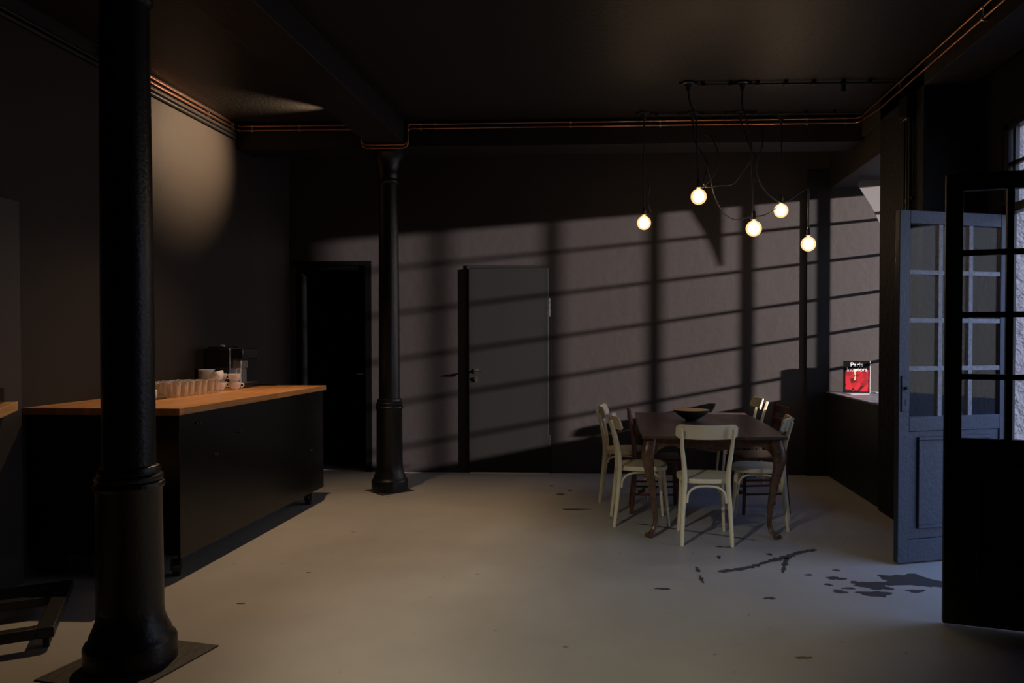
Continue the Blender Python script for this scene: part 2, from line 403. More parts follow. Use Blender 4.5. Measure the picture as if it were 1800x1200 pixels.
h.build('door_handle', M['steel'], d1)
# architrave around recess
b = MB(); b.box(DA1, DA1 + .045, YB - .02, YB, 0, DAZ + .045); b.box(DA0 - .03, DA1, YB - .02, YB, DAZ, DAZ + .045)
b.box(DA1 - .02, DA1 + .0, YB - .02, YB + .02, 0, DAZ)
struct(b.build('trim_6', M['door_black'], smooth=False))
d2 = sempty('door_2', (DB0, YB, 0), label='anthracite flush door in the middle of the back wall')
W = DB1 - DB0
b = MB(); b.box(0, .03, -.012, .1, 0, DBZ); b.box(W - .03, W, -.012, .1, 0, DBZ); b.box(.03, W - .03, -.012, .1, DBZ - .03, DBZ); b.build('door_frame', M['door_dark'], d2, smooth=False)
MB().box(.025, W - .036, -.035, .010, .012, DBZ - .035).build('door_leaf', M['door_dark'], d2, bevel=.002)
MB().box(.03, W - .03, -.055, .09, 0, .010).build('gap_light_strip', M['gap_light'], d2, smooth=False)  # bright strip painted in place of the light gap below the leaf
MB().tube([(W - .022, -.03, 1.70), (W - .022, -.03, 1.90)], .006).tube([(W - .022, -.03, .25), (W - .022, -.03, .42)], .006).build('hinge', M['iron'], d2)
h = MB().tube([(.10, -.035, 1.11), (.10, -.09, 1.11), (.11, -.098, 1.11), (.215, -.098, 1.11)], .009)
h.lathe([(0, 0), (.026, 0), (.026, .008), (0, .008)], mx=Matrix.Translation((.10, -.035, 1.11)) @ Matrix.Rotation(R(90), 4, 'X'))
h.build('door_handle', M['steel'], d2)
MB().lathe([(0, 0), (.016, 0), (.016, .014), (0, .014)], mx=Matrix.Translation((.10, -.035, 1.03)) @ Matrix.Rotation(R(90), 4, 'X')).box(.093, .107, -.048, -.035, .995, 1.03).build('lock_cylinder', M['steel'], d2)

# ------------------------------------------------------------------ glazed door leaves
def door_leaf(name, hinge, free, mats, label, flip, ncol=3):
    hx, hy = hinge; fx, fy = free
    L = math.hypot(fx - hx, fy - hy); rz = math.atan2(fy - hy, fx - hx)
    r = sempty(name, (hx, hy, 0), rz, label); m = mats
    T = .022; H = 2.28; z0 = .012
    fr = MB()
    fr.box(0, .085, -T, T, z0, H); fr.box(L - .078, L, -T, T, z0, H)
    fr.box(.085, L - .078, -T, T, H - .085, H); fr.box(.085, L - .078, -T, T, z0, .16); fr.box(.085, L - .078, -T, T, .86, .955)
    fr.build('leaf_frame', m, r, bevel=.003)
    mu = MB(); a0, a1 = .085, L - .078; zt = H - .085
    for i in range(1, ncol):
        x = a0 + (a1 - a0) * i / ncol; mu.box(x - .015, x + .015, -.018, .018, .955, zt)
    for i in (1, 2, 3):
        z = .955 + (zt - .955) * i / 4; mu.box(a0, a1, -.017, .017, z - .014, z + .014)
    mu.build('glazing_bars', M['leaf_bar'] if flip > 0 else m, r, smooth=False)
    MB().box(a0, a1, -.002, .002, .955, zt).build('pane', M['pane'], r, smooth=False)
    pn = MB().box(a0, a1, -.012, .012, .16, .86)
    # moulding round the sunk panel, on both faces
    for s in (-1, 1):
        y0, y1 = (.010, .030) if s > 0 else (-.030, -.010)
        px0, px1, pz0, pz1 = a0 + .07, a1 - .07, .25, .80
        pn.box(px0, px1, y0, y1, pz1, pz1 + .022); pn.box(px0, px1, y0, y1, pz0 - .022, pz0)
        pn.box(px0 - .0, px0 + .022, y0, y1, pz0, pz1); pn.box(px1 - .022, px1, y0, y1, pz0, pz1)
    pn.build('door_panel', m, r, bevel=.004)
    lk = MB(); yy = -T if flip < 0 else T
    ya, yb = sorted((yy, yy + flip * .008))
    lk.box(L - .074, L - .016, ya, yb, .99, 1.22)
    lk.tube([(L - .045, yy, 1.14), (L - .045, yy + flip * .028, 1.14)], .011)
    lk.build('lock_plate', m, r, bevel=.002)
    kh = MB(); ya, yb = sorted((yy + flip * .008, yy + flip * .010)); kh.box(L - .049, L - .041, ya, yb, 1.03, 1.065)
    kh.tube([(L - .045, yy + flip*.028, 1.14), (L - .045, yy + flip * .03, 1.14)], .006); kh.build('keyhole', M['rubber'], r, smooth=False)
    hg = MB()
    for z in (.3, 1.2, 2.0): hg.tube([(-.006, -.026 * flip * -1, z), (-.006, -.026 * flip * -1, z + .12)], .010)
    hg.build('hinge', M['black_metal'], r)
    return r, L
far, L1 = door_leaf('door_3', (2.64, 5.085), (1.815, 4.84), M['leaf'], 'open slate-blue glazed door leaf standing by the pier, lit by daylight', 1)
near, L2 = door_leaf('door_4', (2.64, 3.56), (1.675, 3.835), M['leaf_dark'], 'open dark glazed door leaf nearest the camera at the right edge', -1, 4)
# weather bar and broken bottom seal on near leaf
b = MB(); b.box(L2 - .30, L2 - .17, .022, .034, .14, .40); b.box(L2 - .335, L2 - .315, .022, .03, .18, .46); b.build('kick_plate', M['leaf_dark'], near, bevel=.002)

# ------------------------------------------------------------------ floor wear
random.seed(5)
def blob(cx, cy, rx, ry, n=22, j=.28, rot=0, seed=0):
    rnd = random.Random(seed); ph = [rnd.uniform(0, 6.28) for _ in range(4)]; out = []
    for k in range(n):
        a = 2 * PI * k / n
        q = 1 + j * (.5 * math.sin(2 * a + ph[0]) + .6 * math.sin(3 * a + ph[1]) + .5 * math.sin(5 * a + ph[2]) + .3 * math.sin(8 * a + ph[3]))
        x, y = rx * q * math.cos(a), ry * q * math.sin(a)
        out.append((cx + x * math.cos(rot) - y * math.sin(rot), cy + x * math.sin(rot) + y * math.cos(rot)))
    return out
wear = [(1.80, 4.52, .13, .075), (1.70, 4.56, .07, .04), (1.90, 4.46, .06, .03), (1.52, 4.42, .09, .035), (1.46, 4.46, .04, .02), (1.49, 4.27, .075, .03),
        (1.35, 4.54, .05, .018), (1.30, 4.30, .035, .018), (1.56, 4.38, .06, .02), (1.27, 4.42, .02, .012), (1.37, 4.36, .03, .012), (1.20, 4.60, .02, .01), (1.74, 4.33, .05, .015), (1.62, 4.45, .035, .02), (1.40, 4.70, .02, .01),
        (.874, 4.17, .028, .018), (.284, 4.30, .045, .012), (.742, 5.20, .025, .012), (.80, 5.19, .02, .01), (-.336, 6.29, .10, .02), (.70, 4.95, .012, .03), (1.05, 5.03, .02, .012), (-.5, 6.9, .03, .03), (-.42, 7.1, .02, .02), (-.62, 7.3, .02, .02), (-2.05, 3.95, .02, .004), (-1.9, 4.5, .015, .004)]
b = MB()
for i, (x, y, rx, ry) in enumerate(wear): b.prism(blob(x, y, rx * 1.1, ry * (1.7 if x > 1 else 1.2), seed=i + 3), .0002, .0008 + i * .00004, 2)
struct(b.build('trim_7', M['wear'], smooth=False), 'bare dark patches worn through the pale floor paint')
def crack(pts, w0, seed):
    rnd = random.Random(seed); P = smooth_path([(x, y, 0) for x, y in pts], 8); up = []; dn = []
    for i, p in enumerate(P):
        q = P[min(i + 1, len(P) - 1)] - P[max(i - 1, 0)]; q.normalize(); n_ = Vector((-q.y, q.x, 0))
        wv = w0 * rnd.uniform(.35, 1.3) * (1 if 0 < i < len(P) - 1 else .2)
        up.append(p + n_ * wv * rnd.uniform(.6, 1.2)); dn.append(p - n_ * wv)
    return up, dn
b = MB()
for pts, w0, sd in (([(.649, 4.631), (.85, 4.73), (1.0, 4.86), (1.16, 4.98), (1.26, 5.08), (1.40, 5.16)], .030, 1), ([(1.157, 4.97), (1.10, 4.80), (1.05, 4.63)], .018, 2),
                    ([(.527, 4.73), (.531, 4.62)], .014, 3), ([(.528, 4.56), (.533, 4.41)], .014, 4), ([(.18, 5.83), (.5, 5.66), (.8, 5.50), (1.04, 5.37)], .012, 5), ([(-.05, 6.0), (.10, 5.90)], .008, 6)):
    u, d = crack(pts, w0, sd)
    Vu = [[b.bm.verts.new((p.x, p.y, z)) for p in u] for z in (.0002, .0012)]; Vd = [[b.bm.verts.new((p.x, p.y, z)) for p in d] for z in (.0002, .0012)]
    for i in range(len(u) - 1):
        b.bm.faces.new((Vu[1][i], Vu[1][i+1], Vd[1][i+1], Vd[1][i]))
struct(b.build('trim_8', M['wear'], smooth=False), 'long dark scar and scratches in the floor paint')
tag(MB().prism(blob(.863, 3.392, .035, .007, seed=9, rot=.1), .001, .004, 2).build('dry_leaf', M['leafdry']), 'small yellow-brown dry leaf lying alone on the open floor', 'leaf')

# ================================================================== COLUMNS
def column(x, y, ztop, k, label, rzp, pl, mark):
    t = thing('cast_iron_column', label, 'column', (x, y, 0), 0, None)
    sp_ = lambda r, z: (r * k, z)
    MB().lathe([sp_(.185, .0), sp_(.185, .10), sp_(.178, .115), sp_(.165, .125), sp_(.160, .15), sp_(.150, .17), sp_(.143, .19), sp_(.136, .21), sp_(.133, .25), (0, .25)], seg=48).build('base', M['iron'], t)
    MB().lathe([sp_(.133, .25), sp_(.130, .78), sp_(.137, .79), sp_(.142, .80), sp_(.137, .815), sp_(.128, .82), sp_(.134, .83), sp_(.134, .845), sp_(.122, .855), sp_(.125, .868), sp_(.118, .885), sp_(.107, .89)], seg=48).build('pedestal', M['iron'], t)
    MB().lathe([sp_(.106, .88), sp_(.104, 1.6), sp_(.100, 2.4), sp_(.096, 2.94)], seg=48).build('shaft', M['iron'], t)
    MB().lathe([sp_(.096, 2.93), sp_(.108, 2.945), sp_(.112, 2.955), sp_(.108, 2.97), sp_(.100, 2.98), sp_(.104, 3.0), sp_(.112, 3.02), sp_(.108, 3.035), sp_(.115, 3.08), sp_(.135, 3.15), sp_(.165, 3.20), sp_(.175, 3.21), sp_(.175, ztop)], seg=48).build('capital', M['iron'], t)
    a = pl / 2
    MB().box(-a, a, -a, a, .0004, .006, Matrix.Rotation(rzp, 4, 'Z')).build('floor_plate', M['plinth'], t, smooth=False)
    return t
column(-2.165, 3.20, 3.2795, 1.0, 'big black cast-iron column in the left foreground', R(-12), .50, 1)
column(-2.155, 7.00, 3.2495, .92, 'black cast-iron column further back, standing between the two back doors', R(45), .34, 0)

# ================================================================== COUNTER
CX0, CX1, CY0, CY1 = -3.565, -2.59, 4.29, 6.54
t = thing('mobile_counter', 'long black kitchen counter on casters under a butcher-block worktop', 'counter', ((CX0 + CX1) / 2, (CY0 + CY1) / 2, 0))
cw, cl = (CX1 - CX0) / 2, (CY1 - CY0) / 2
MB().box(-cw + .03, cw - .035, -cl + .03, cl - .03, .15, .995).build('body', M['counter_side'], t, smooth=False)
MB().box(cw - .034, cw - .016, -cl + .024, cl - .03, .13, .998).build('side_panel', M['counter_side'], t, bevel=.0015)
for y, z in ((-.92, .93), (-.40, .81), (-.72, .70), (.80, .50)):
    MB().tube([(cw - .016, y, z), (cw - .005, y, z)], .008).build('panel_bolt', M['black_metal'], t)
    MB().tube([(cw - .016, y + .03, z), (cw - .005, y + .03, z)], .008).build('panel_bolt', M['black_metal'], t)
for (x, y, a) in ((cw - .10, -cl + .12, 30), (cw - .10, cl - .16, 10), (-cw + .12, -cl + .12, 80), (-cw + .12, cl - .16, -10)):
    mx = Matrix.Translation((x, y, 0)) @ Matrix.Rotation(R(a), 4, 'Z')
    c = MB().tube([mx @ Vector((-.022, 0, .052)), mx @ Vector((.022, 0, .052))], .052, seg=20)
    wheel = c.build('caster', M['rubber'], t)
    f = MB().box(-.032, -.026, -.03, .03, .04, .13, mx).box(.026, .032, -.03, .03, .04, .13, mx).box(-.045, .045, -.05, .05, .13, .149, mx)
    f.box(-.02, .02, -.085, -.05, .07, .085, mx)
    f.build('caster_fork', M['black_metal'], wheel, bevel=.002)
tag(MB().box(CX0, CX1, CY0, CY1, .9985, 1.04).build('worktop', M['butcher'], bevel=.002), 'oiled oak butcher-block worktop lying on the black counter', 'worktop')

ZT = 1.0405
# coffee machine
t = thing('coffee_machine', 'black automatic coffee machine with steel spout at the far end of the worktop', 'coffee machine', (-3.355, 6.25, ZT), R(-90))
MB().box(-.14, .14, -.125, .10, 0.0, .335).build('body', M['gloss_black'], t, bevel=.010)
MB().box(-.142, .142, .103, .110, .0, .338).build('side_strip', M['steel'], t, bevel=.002)
MB().box(-.13, .13, .112, .215, .24, .335).build('spout_head', M['gloss_black'], t, bevel=.008)
MB().box(.0, .12, .13, .195, .165, .238).build('spout', M['steel'], t, bevel=.006)
MB().tube([(.105, .145, .045), (.105, .145, .165)], .012).tube([(.105, .18, .045), (.105, .18, .165)], .009).build('milk_pipe', M['steel'], t)
MB().box(-.13, .135, .112, .225, 0, .038).build('drip_tray', M['gloss_black'], t, bevel=.004)
MB().box(-.12, .13, .128, .22, .039, .044).build('drip_grid', M['steel'], t, bevel=.001)
MB().box(-.09, .11, -.10, .06, .336, .350).build('bean_lid', M['gloss_black'], t, bevel=.006)
MB().lathe([(0, 0), (.03, 0), (.032, .012), (.02, .022), (0, .022)], mx=Matrix.Translation((.06, .0, .3505))).build('lid_knob', M['steel'], t)
tag(MB().box(-3.20, -3.02, 6.475, 6.53, ZT, ZT + .012).build('drip_mat', M['gloss_black'], bevel=.003), 'thin black mat on the worktop behind the coffee machine', 'mat')

# cups
def cup(name, label, group, loc, rz, big):
    t = thing(name, label, 'cup', loc, rz, group)
    s = 1.0 * big
    prof = [(0, .0), (.024, 0), (.026, .004), (.036, .018), (.042, .036), (.044, .056), (.042, .056), (.039, .036), (.033, .018), (.02, .008), (0, .008)]
    MB().lathe([(r * s, z * s) for r, z in prof], seg=28).build('cup_body', M['porcelain'], t)
    pts = [(.040 * s + .020 * s * math.sin(R(a)), 0, .032 * s + .014 * s * math.cos(R(a))) for a in range(0, 181, 20)]
    MB().tube(pts, .0035 * s, seg=8).build('handle', M['porcelain'], t)
    return t
k0 = cup('coffee_cup', 'white cup lying lowest in front, tilted towards the glasses', None, (-3.165, 5.79, ZT), R(-150), 1.15)
spots = [((-3.245, 5.955, ZT), R(40), 'white cup at the back of the pile with its handle to the right'),
         ((-3.105, 5.915, ZT), R(25), 'white cup nearest the worktop edge, handle showing at the right of the pile'),
         ((-3.105, 5.915, ZT + .066), R(120), 'white cup stacked on top of the cup at the worktop edge'),
         ((-3.285, 5.83, ZT), R(280), 'white cup half hidden between the saucers and the pile'),
         ((-3.185, 5.83, ZT + .085), R(-60), 'white cup tipped over on top of the middle of the pile'),
         ((-3.39, 5.78, ZT), R(170), 'white cup furthest back, touching the row of tumblers'),
         ((-3.250, 5.965, ZT + .066), R(20), 'topmost upright white cup, right in front of the coffee machine')]
for loc, rz, lb in spots:
    c = dup(k0, loc, rz, lb)
    c['group'] = 'white cups piled on the worktop'
    if 'tipped' in lb: c.rotation_euler = (R(18), R(-14), rz)
k0['group'] = 'white cups piled on the worktop'
# saucers: six in a stack
sr = [(0, 0), (.035, 0), (.037, .003), (.064, .012), (.066, .015), (.062, .0145), (.036, .006), (0, .006)]
s0 = MB().lathe(sr, seg=32).build('saucer', M['porcelain'])
stack = (-3.385, 5.995)
words = ['bottom saucer of the white stack', 'second saucer up in the white stack', 'third saucer up in the white stack', 'fourth saucer up in the white stack', 'fifth saucer up in the white stack', 'sixth saucer up in the white stack', 'seventh saucer up in the white stack', 'eighth saucer up in the white stack', 'top saucer of the white stack beside the coffee machine']
for i in range(9):
    o = s0 if i == 0 else s0.copy()
    if i: C.objects.link(o)
    o.location = (stack[0], stack[1], ZT + .0625 + .0105 * i)
    tag(o, words[i], 'saucer', 'saucers in one stack')
cz = cup('coffee_cup', 'upturned white cup standing under the saucer stack', 'white cups piled on the worktop', (stack[0], stack[1], ZT + .0), R(180), 1.1)
# tumblers
prof = [(0, 0), (.028, 0), (.031, .004), (.033, .03), (.038, .104), (.0355, .104), (.031, .03), (.028, .012), (0, .010)]
g0 = MB().lathe(prof, seg=28, ribs=1).build('glass_tumbler', M['tumbler'])
n = 0
rowsn = ['front', 'second', 'third', 'back']; coln = ['first', 'second', 'third', 'fourth', 'fifth', 'sixth', 'seventh', 'eighth']
for i in range(4):
    for j in range(7):
        o = g0 if n == 0 else g0.copy()
        if n: C.objects.link(o)
        o.location = (-3.085 - i * .080 + (.006 if j % 2 else 0) - j * .004, 5.57 - j * .079 - i * .012, ZT)
        tag(o, 'ribbed clear tumbler, %s from the cups in the %s row of glasses' % (coln[j], rowsn[i] + (' (worktop-edge)' if i == 0 else '')), 'glass', 'ribbed tumblers crowded on the worktop'); n += 1
# sugar jar with pump and tray
tag(MB().box(-3.33, -3.12, 4.90, 5.02, ZT, ZT + .006).build('serving_tray', M['gloss_black'], bevel=.002), 'thin black tray on the worktop in front of the glasses', 'tray')
t = thing('sugar_pot', 'small white pot with a pointed nozzle lid beside the front column', 'pot', (-3.19, 4.955, ZT + .0065))
MB().lathe([(0, 0), (.034, 0), (.036, .005), (.036, .055), (.033, .058), (0, .058)], seg=28).build('pot_body', M['porcelain'], t)
MB().lathe([(0, .058), (.010, .058), (.010, .066), (.006, .078), (.003, .098), (0, .098)], seg=16).build('nozzle', M['paper'], t)

# ================================================================== LEFT: PANEL + ROLLING STAND
tag(MB().box(XL + .001, XL + .05, 2.6, 4.235, .0, 2.27).build('leaning_panel', M['grey_panel'], bevel=.002), 'tall dark grey board standing flat against the left wall', 'board')
t = thing('rolling_workbench', 'wooden-topped rolling stand on a black wheeled frame at the left edge', 'work stand', (-2.975, 3.576, 0), R(31.5))
b = MB(); b.box(.10, .17, -.39, .39, .055, .105); b.box(-.34, .10, -.39, -.33, .055, .105); b.box(-.34, .10, .13, .19, .055, .10); b.box(-.34, .10, .33, .39, .055, .105); b.box(-.34, -.28, -.33, .33, .055, .105)
b.build('wheel_frame', M['black_metal'], t, bevel=.004)
for x, y in ((.135, -.34), (.135, .34), (-.31, -.34), (-.31, .34)):
    MB().tube([(x - .012, y, .027), (x + .012, y, .027)], .027, seg=16).box(x - .006, x + .006, y - .01, y + .01, .03, .056).build('wheel', M['rubber'], t)
for y in (-.18, .18): MB().box(-.27, -.21, y - .03, y + .03, .105, 1.064).build('upright', M['black_metal'], t)
MB().box(-.36, -.07, -.39, .39, 1.065, 1.115).build('bench_top', M['pine'], t, bevel=.004)
MB().box(-.012, .012, -.30, .34, 0, .36, Matrix.Translation((-.20, 0, .70)) @ Matrix.Rotation(R(10), 4, 'Y')).build('apron_panel', M['grey_panel'], t)
MB().box(-.30, -.15, -.30, .34, .68, .70).build('lower_shelf', M['orange'], t, bevel=.003)
MB().prism([(-.33, .49), (-.17, .49), (-.15, .60), (-.16, .66), (-.33, .66)], -.30, .36, 1).build('wooden_block', M['pine'], t, bevel=.003)
t2 = MB().box(-.06, .06, -.06, .06, 0, .08, Matrix.Rotation(R(30), 4, 'Z')).build('black_box', M['gloss_black'], bevel=.006)
t2.location = (-3.26, 3.70, 1.1155); tag(t2, 'small black box on the pine top of the rolling stand', 'box')

# ================================================================== PIPES
def clip_at(b, p, ax, r=.013):
    p = Vector(p); d = Vector((0, 0, 0)); d[ax] = .008
    b.tube([p - d, p + d], r, seg=10)
t = thing('copper_pipes', 'paired copper pipes running round the room under the ceiling', 'pipe', (0, 0, 0))
def run(z, off, nm):
    xl = XL + .03; yb = 6.84 - off; xr = 2.22
    b = MB().tube(smooth_path([(xl, 4.95, z), (xl, 6.0, z), (xl, yb - .05, z), (xl + .015, yb - .012, z), (xl + .05, yb, z), (-2.9, yb, z), (-2.40, yb, z)], 3), .008)
    b.build('pipe', M['copper'], t)
    zb = 3.255 - .0 + (z - 3.45) * .7 + .005
    zb = 3.262 if z > 3.44 else 3.232
    b = MB().tube([(-2.345, yb - .02, z - .05), (-2.345, yb - .02, zb + .04), (-2.335, yb - .02, zb + .015), (-2.31, yb - .02, zb), (-1.96, yb - .02, zb), (-1.925, yb - .02, zb + .015), (-1.915, yb - .02, zb + .04), (-1.915, yb - .02, z - .03), (-1.905, yb - .01, z - .008), (-1.88, yb, z), (xr - .05, yb, z), (xr - .015, yb - .012, z), (xr, yb - .05, z), (xr, yb - .5, z - (.03 if z < 3.44 else 0)), (xr, 0.5, z - (.03 if z < 3.44 else 0))], .008)
    b.build('pipe', M['copper'], t)
run(3.455, .0, 0); run(3.415, .0, 1)
def clip(p, ax, wall):
    b = MB(); x, y = p
    for z in (3.455, 3.385 if (x > 2.2 and y < 6.4) else 3.415): clip_at(b, (x, y, z), ax)
    if wall: b.box(*wall, 3.37 if (x > 2.2 and y < 6.4) else 3.40, 3.468)
    b.build('pipe_clip', M['steel'], t)
for y in (6.35, 6.76): clip((XL + .03, y), 1, (XL + .001, XL + .03, y - .006, y + .006))
for x in (-3.4, -2.95, -2.45, -1.80, -1.66, -.4, .42, 1.75, 2.1): clip((x, 6.84), 0, (x - .006, x + .006, 6.84, 6.869))
for y in (4.6, 5.9, 6.7): clip((2.22, y), 1, (2.22, 2.249, y - .006, y + .006))
tag(MB().tube([(XL + .022, 1.5, 3.375), (XL + .022, 6.8, 3.375)], .012).tube([(XL + .022, 1.5, 3.34), (XL + .022, 6.8, 3.34)], .014).box(XL, XL + .02, 1.9, 1.92, 3.33, 3.38).box(XL, XL + .02, 6.2, 6.22, 3.33, 3.38).build('electric_conduit', M['black_metal']), 'black double conduit under the copper pipes on the left wall', 'conduit')
# vertical cables on the pier
t = thing('pier_conduit', 'black vertical conduit with junction box on the pier beside the blue door', 'conduit', (2.22, 5.74, 0))
MB().tube([(0, -.05, .05), (0, -.05, 3.20)], .014).tube([(0, 0, .05), (0, 0, 3.20)], .014).tube([(0, .06, .05), (0, .06, 3.10)], .011).build('conduit_pipe', M['rubber'], t)
MB().box(-.04, .0295, -.085, .075, 3.10, 3.28).build('junction_box', M['gloss_black'], t, bevel=.006)
for z in (1.6, 2.5): MB().box(.0, .0295, -.08, .08, z, z + .02).build('pipe_clip', M['black_metal'], t)

# ================================================================== CEILING SPOTS (two hidden by the beam, one added out of view) and PENDANTS
def ceiling_spot(loc, target, power, size, label, radius=.05, blend=.6, col=WARM):
    t = thing('ceiling_spotlight', label, 'spotlight', loc)
    d = (Vector(target) - Vector(loc)).normalized()
    MB().tube([(0, 0, ZC - loc[2] - .012), (0, 0, ZC - loc[2] - .0005)], .045, seg=20).tube([(0, 0, 0), (0, 0, ZC - loc[2])], .006).build('mount', M['black_metal'], t)
    MB().tube([-d * .055, -d * .048, -d * .006], [.012, .020, .022], seg=20).build('lamp_head', M['black_metal'], t)
    MB().tube([-d * .005, -d * .002], .019, seg=20).build('lens', M['led'], t)
    s = spot('spot_beam', Vector(loc) + d * .012, target, power, col, size, blend, radius * .4)
    s.parent = t; s.matrix_parent_inverse = Matrix.Translation(-Vector(loc))
    return t
ceiling_spot((-2.372, 6.50, 3.425), (-3.57, 6.16, 3.12), 290, 68, 'black ceiling spotlight tucked behind the long beam, aimed at the left wall', .03, 1.0)
ceiling_spot((-2.375, 5.75, 3.425), (-1.9, 4.9, 0), 230, 105, 'black ceiling spotlight beside the long beam, aimed down past the worktop edge', .05, 1.0)
ceiling_spot((-1.7, 1.0, 3.40), (-0.2, 3.9, 0), 270, 46, 'added black ceiling spotlight out of view near the camera, filling the open floor', .12, .9, (1.0, .90, .74))  # unseen fill lamp added to light the near floor and chairs

def pendant(rose, via, sock, label, powerk=1.0):
    t = thing('pendant_lamp', label, 'pendant lamp', (sock[0], sock[1], sock[2]), 0, 'pendant globe lamps over the table')
    S = Vector(sock)
    L = lambda p: Vector(p) - S
    if rose is not None:
        b = MB().lathe([(0, -.035), (.028, -.035), (.032, -.02), (.05, -.014), (.052, 0), (0, 0)], seg=20, mx=Matrix.Translation(L((rose[0], rose[1], ZC - .0005))))
        b.lathe([(0, -.075), (.012, -.075), (.02, -.05), (.022, -.03), (0, -.03)], seg=14, mx=Matrix.Translation(L((rose[0], rose[1], ZC))))
        b.box(-.075, .075, -.012, .012, -.016, 0, Matrix.Translation(L((rose[0], rose[1], ZC - .001))))
        b.build('ceiling_rose', M['black_metal'], t)
        start = [(rose[0], rose[1], ZC - .07)]
    else: start = []
    pts = smooth_path([L(p) for p in start + via] + [Vector((0, 0, 0.0))], 6)
    MB().tube(pts, .0065, seg=8).build('cable', M['rubber'], t)
    MB().lathe([(0, .005), (.007, .005), (.010, 0), (.016, -.012), (.018, -.02), (.018, -.055), (.024, -.058), (.024, -.066), (.016, -.068), (0, -.068)], seg=20).build('socket', M['steel' if False else 'black_metal'], t)
    zc = -.068 - .068
    g = MB().lathe([(.013, -.066), (.014, -.078)] + [(.0625 * math.sin(R(a)), zc + .0625 * math.cos(R(a))) for a in range(20, 180, 8)] + [(0, zc - .0625)], seg=32)
    # neck joins the sphere
    g.build('globe', M['globe'], t)
    MB().lathe([(0, zc + .050), (.014, zc + .047), (.032, zc + .034), (.045, zc), (.038, zc - .026), (.016, zc - .043), (0, zc - .046)], seg=20).build('filament', M['glow'], t)
    return t
def z2(z): return z + .136   # socket top from globe centre
pendant((.267, 6.69), [(.268, 6.69, 3.0)], (.268, 6.69, z2(2.50)), 'pendant globe bulb furthest left over the table')
pendant((.586, 5.93), [(.60, 5.93, 3.33), (.64, 5.93, 3.22), (.655, 5.93, 3.10), (.66, 5.93, 2.9)], (.67, 5.93, z2(2.585)), 'highest pendant globe bulb, second from the left')
pendant((1.013, 5.94), [(1.012, 5.94, 3.30), (1.05, 5.94, 3.18), (1.08, 5.94, 3.05), (1.09, 5.94, 2.8)], (1.104, 5.93, z2(2.33)), 'pendant globe bulb third from the left, hanging low beside the swagged cord')
pendant((1.509, 6.80), [(1.50, 6.74, 3.1)], (1.486, 6.69, z2(2.60)), 'pendant globe bulb second from the right')
pendant(None, [(1.12, 6.05, 2.93), (1.20, 6.10, 2.70), (1.40, 6.28, 2.60), (1.58, 6.38, 2.705), (1.645, 6.4, 2.735), (1.652, 6.4, 2.66)], (1.653, 6.4, z2(2.265)), 'lowest pendant globe bulb, furthest right')
# loose black cords tangled above the table
def cord(pts, label, m='rubber', r=.0055):
    tag(MB().tube(smooth_path(pts, 8), r, seg=8).build('loose_cord', M[m]), label, 'cord', 'loose cords between the pendants')
def rose_thing(x, y, label):
    t = thing('ceiling_rose', label, 'ceiling rose', (x, y, ZC))
    MB().lathe([(0, -.035), (.028, -.035), (.032, -.02), (.05, -.014), (.052, -.0005), (0, -.0005)], seg=20).box(-.09, .09, -.012, .012, -.016, -.001).build('rose_plate', M['black_metal'], t)
    MB().lathe([(0, -.08), (.012, -.08), (.02, -.05), (.022, -.03), (0, -.03)], seg=14).build('strain_relief', M['black_metal'], t)
rose_thing(.702, 6.70, 'black ceiling rose in the rear row, behind the highest bulb')
rose_thing(1.127, 6.70, 'black ceiling rose in the rear row, next to the fourth bulb')
cord([(.702, 6.70, 3.41), (.71, 6.6, 3.2), (.75, 6.4, 3.05), (.77, 6.2, 2.92), (.74, 6.0, 2.80), (.70, 5.95, 2.66)], 'black cord drooping from the rear ceiling rose to the highest bulb')
cord([(.72, 6.0, 3.10), (.78, 5.97, 3.05), (.83, 5.95, 2.9), (.80, 5.95, 2.78), (.71, 5.94, 2.66)], 'black cord looping out to the right above the highest bulb')
cord([(.69, 5.95, 2.95), (.75, 5.95, 2.80), (.80, 6.0, 2.62), (.88, 6.1, 2.50), (1.02, 6.3, 2.46), (1.15, 6.4, 2.50), (1.30, 6.5, 2.53), (1.45, 6.66, 2.62)], 'thin grey cord sagging in a long curve from the highest bulb to the fourth')
cord([(.705, 5.94, 2.69), (.74, 5.95, 2.665), (.82, 5.97, 2.68), (.95, 6.0, 2.70), (1.03, 6.0, 2.80), (1.09, 5.97, 2.88)], 'pale grey cord swagged between the highest bulb and the third')
cord([(1.127, 6.70, 3.41), (1.12, 6.4, 3.2), (1.11, 6.1, 3.0), (1.12, 5.98, 2.90), (1.11, 5.95, 2.78), (1.12, 5.95, 2.70)], 'black cord from the rear rose joining the third bulb cable')
cord([(.272, 6.69, 2.98), (.30, 6.69, 2.90), (.315, 6.69, 2.82), (.30, 6.69, 2.70), (.33, 6.69, 2.60)], 'short black cord end twisted round the leftmost pendant cable')
cord([(1.34, 6.83, 3.40), (1.33, 6.75, 3.2), (1.29, 6.7, 3.1), (1.27, 6.7, 2.98)], 'loose black cord end dangling between third and fourth bulbs')
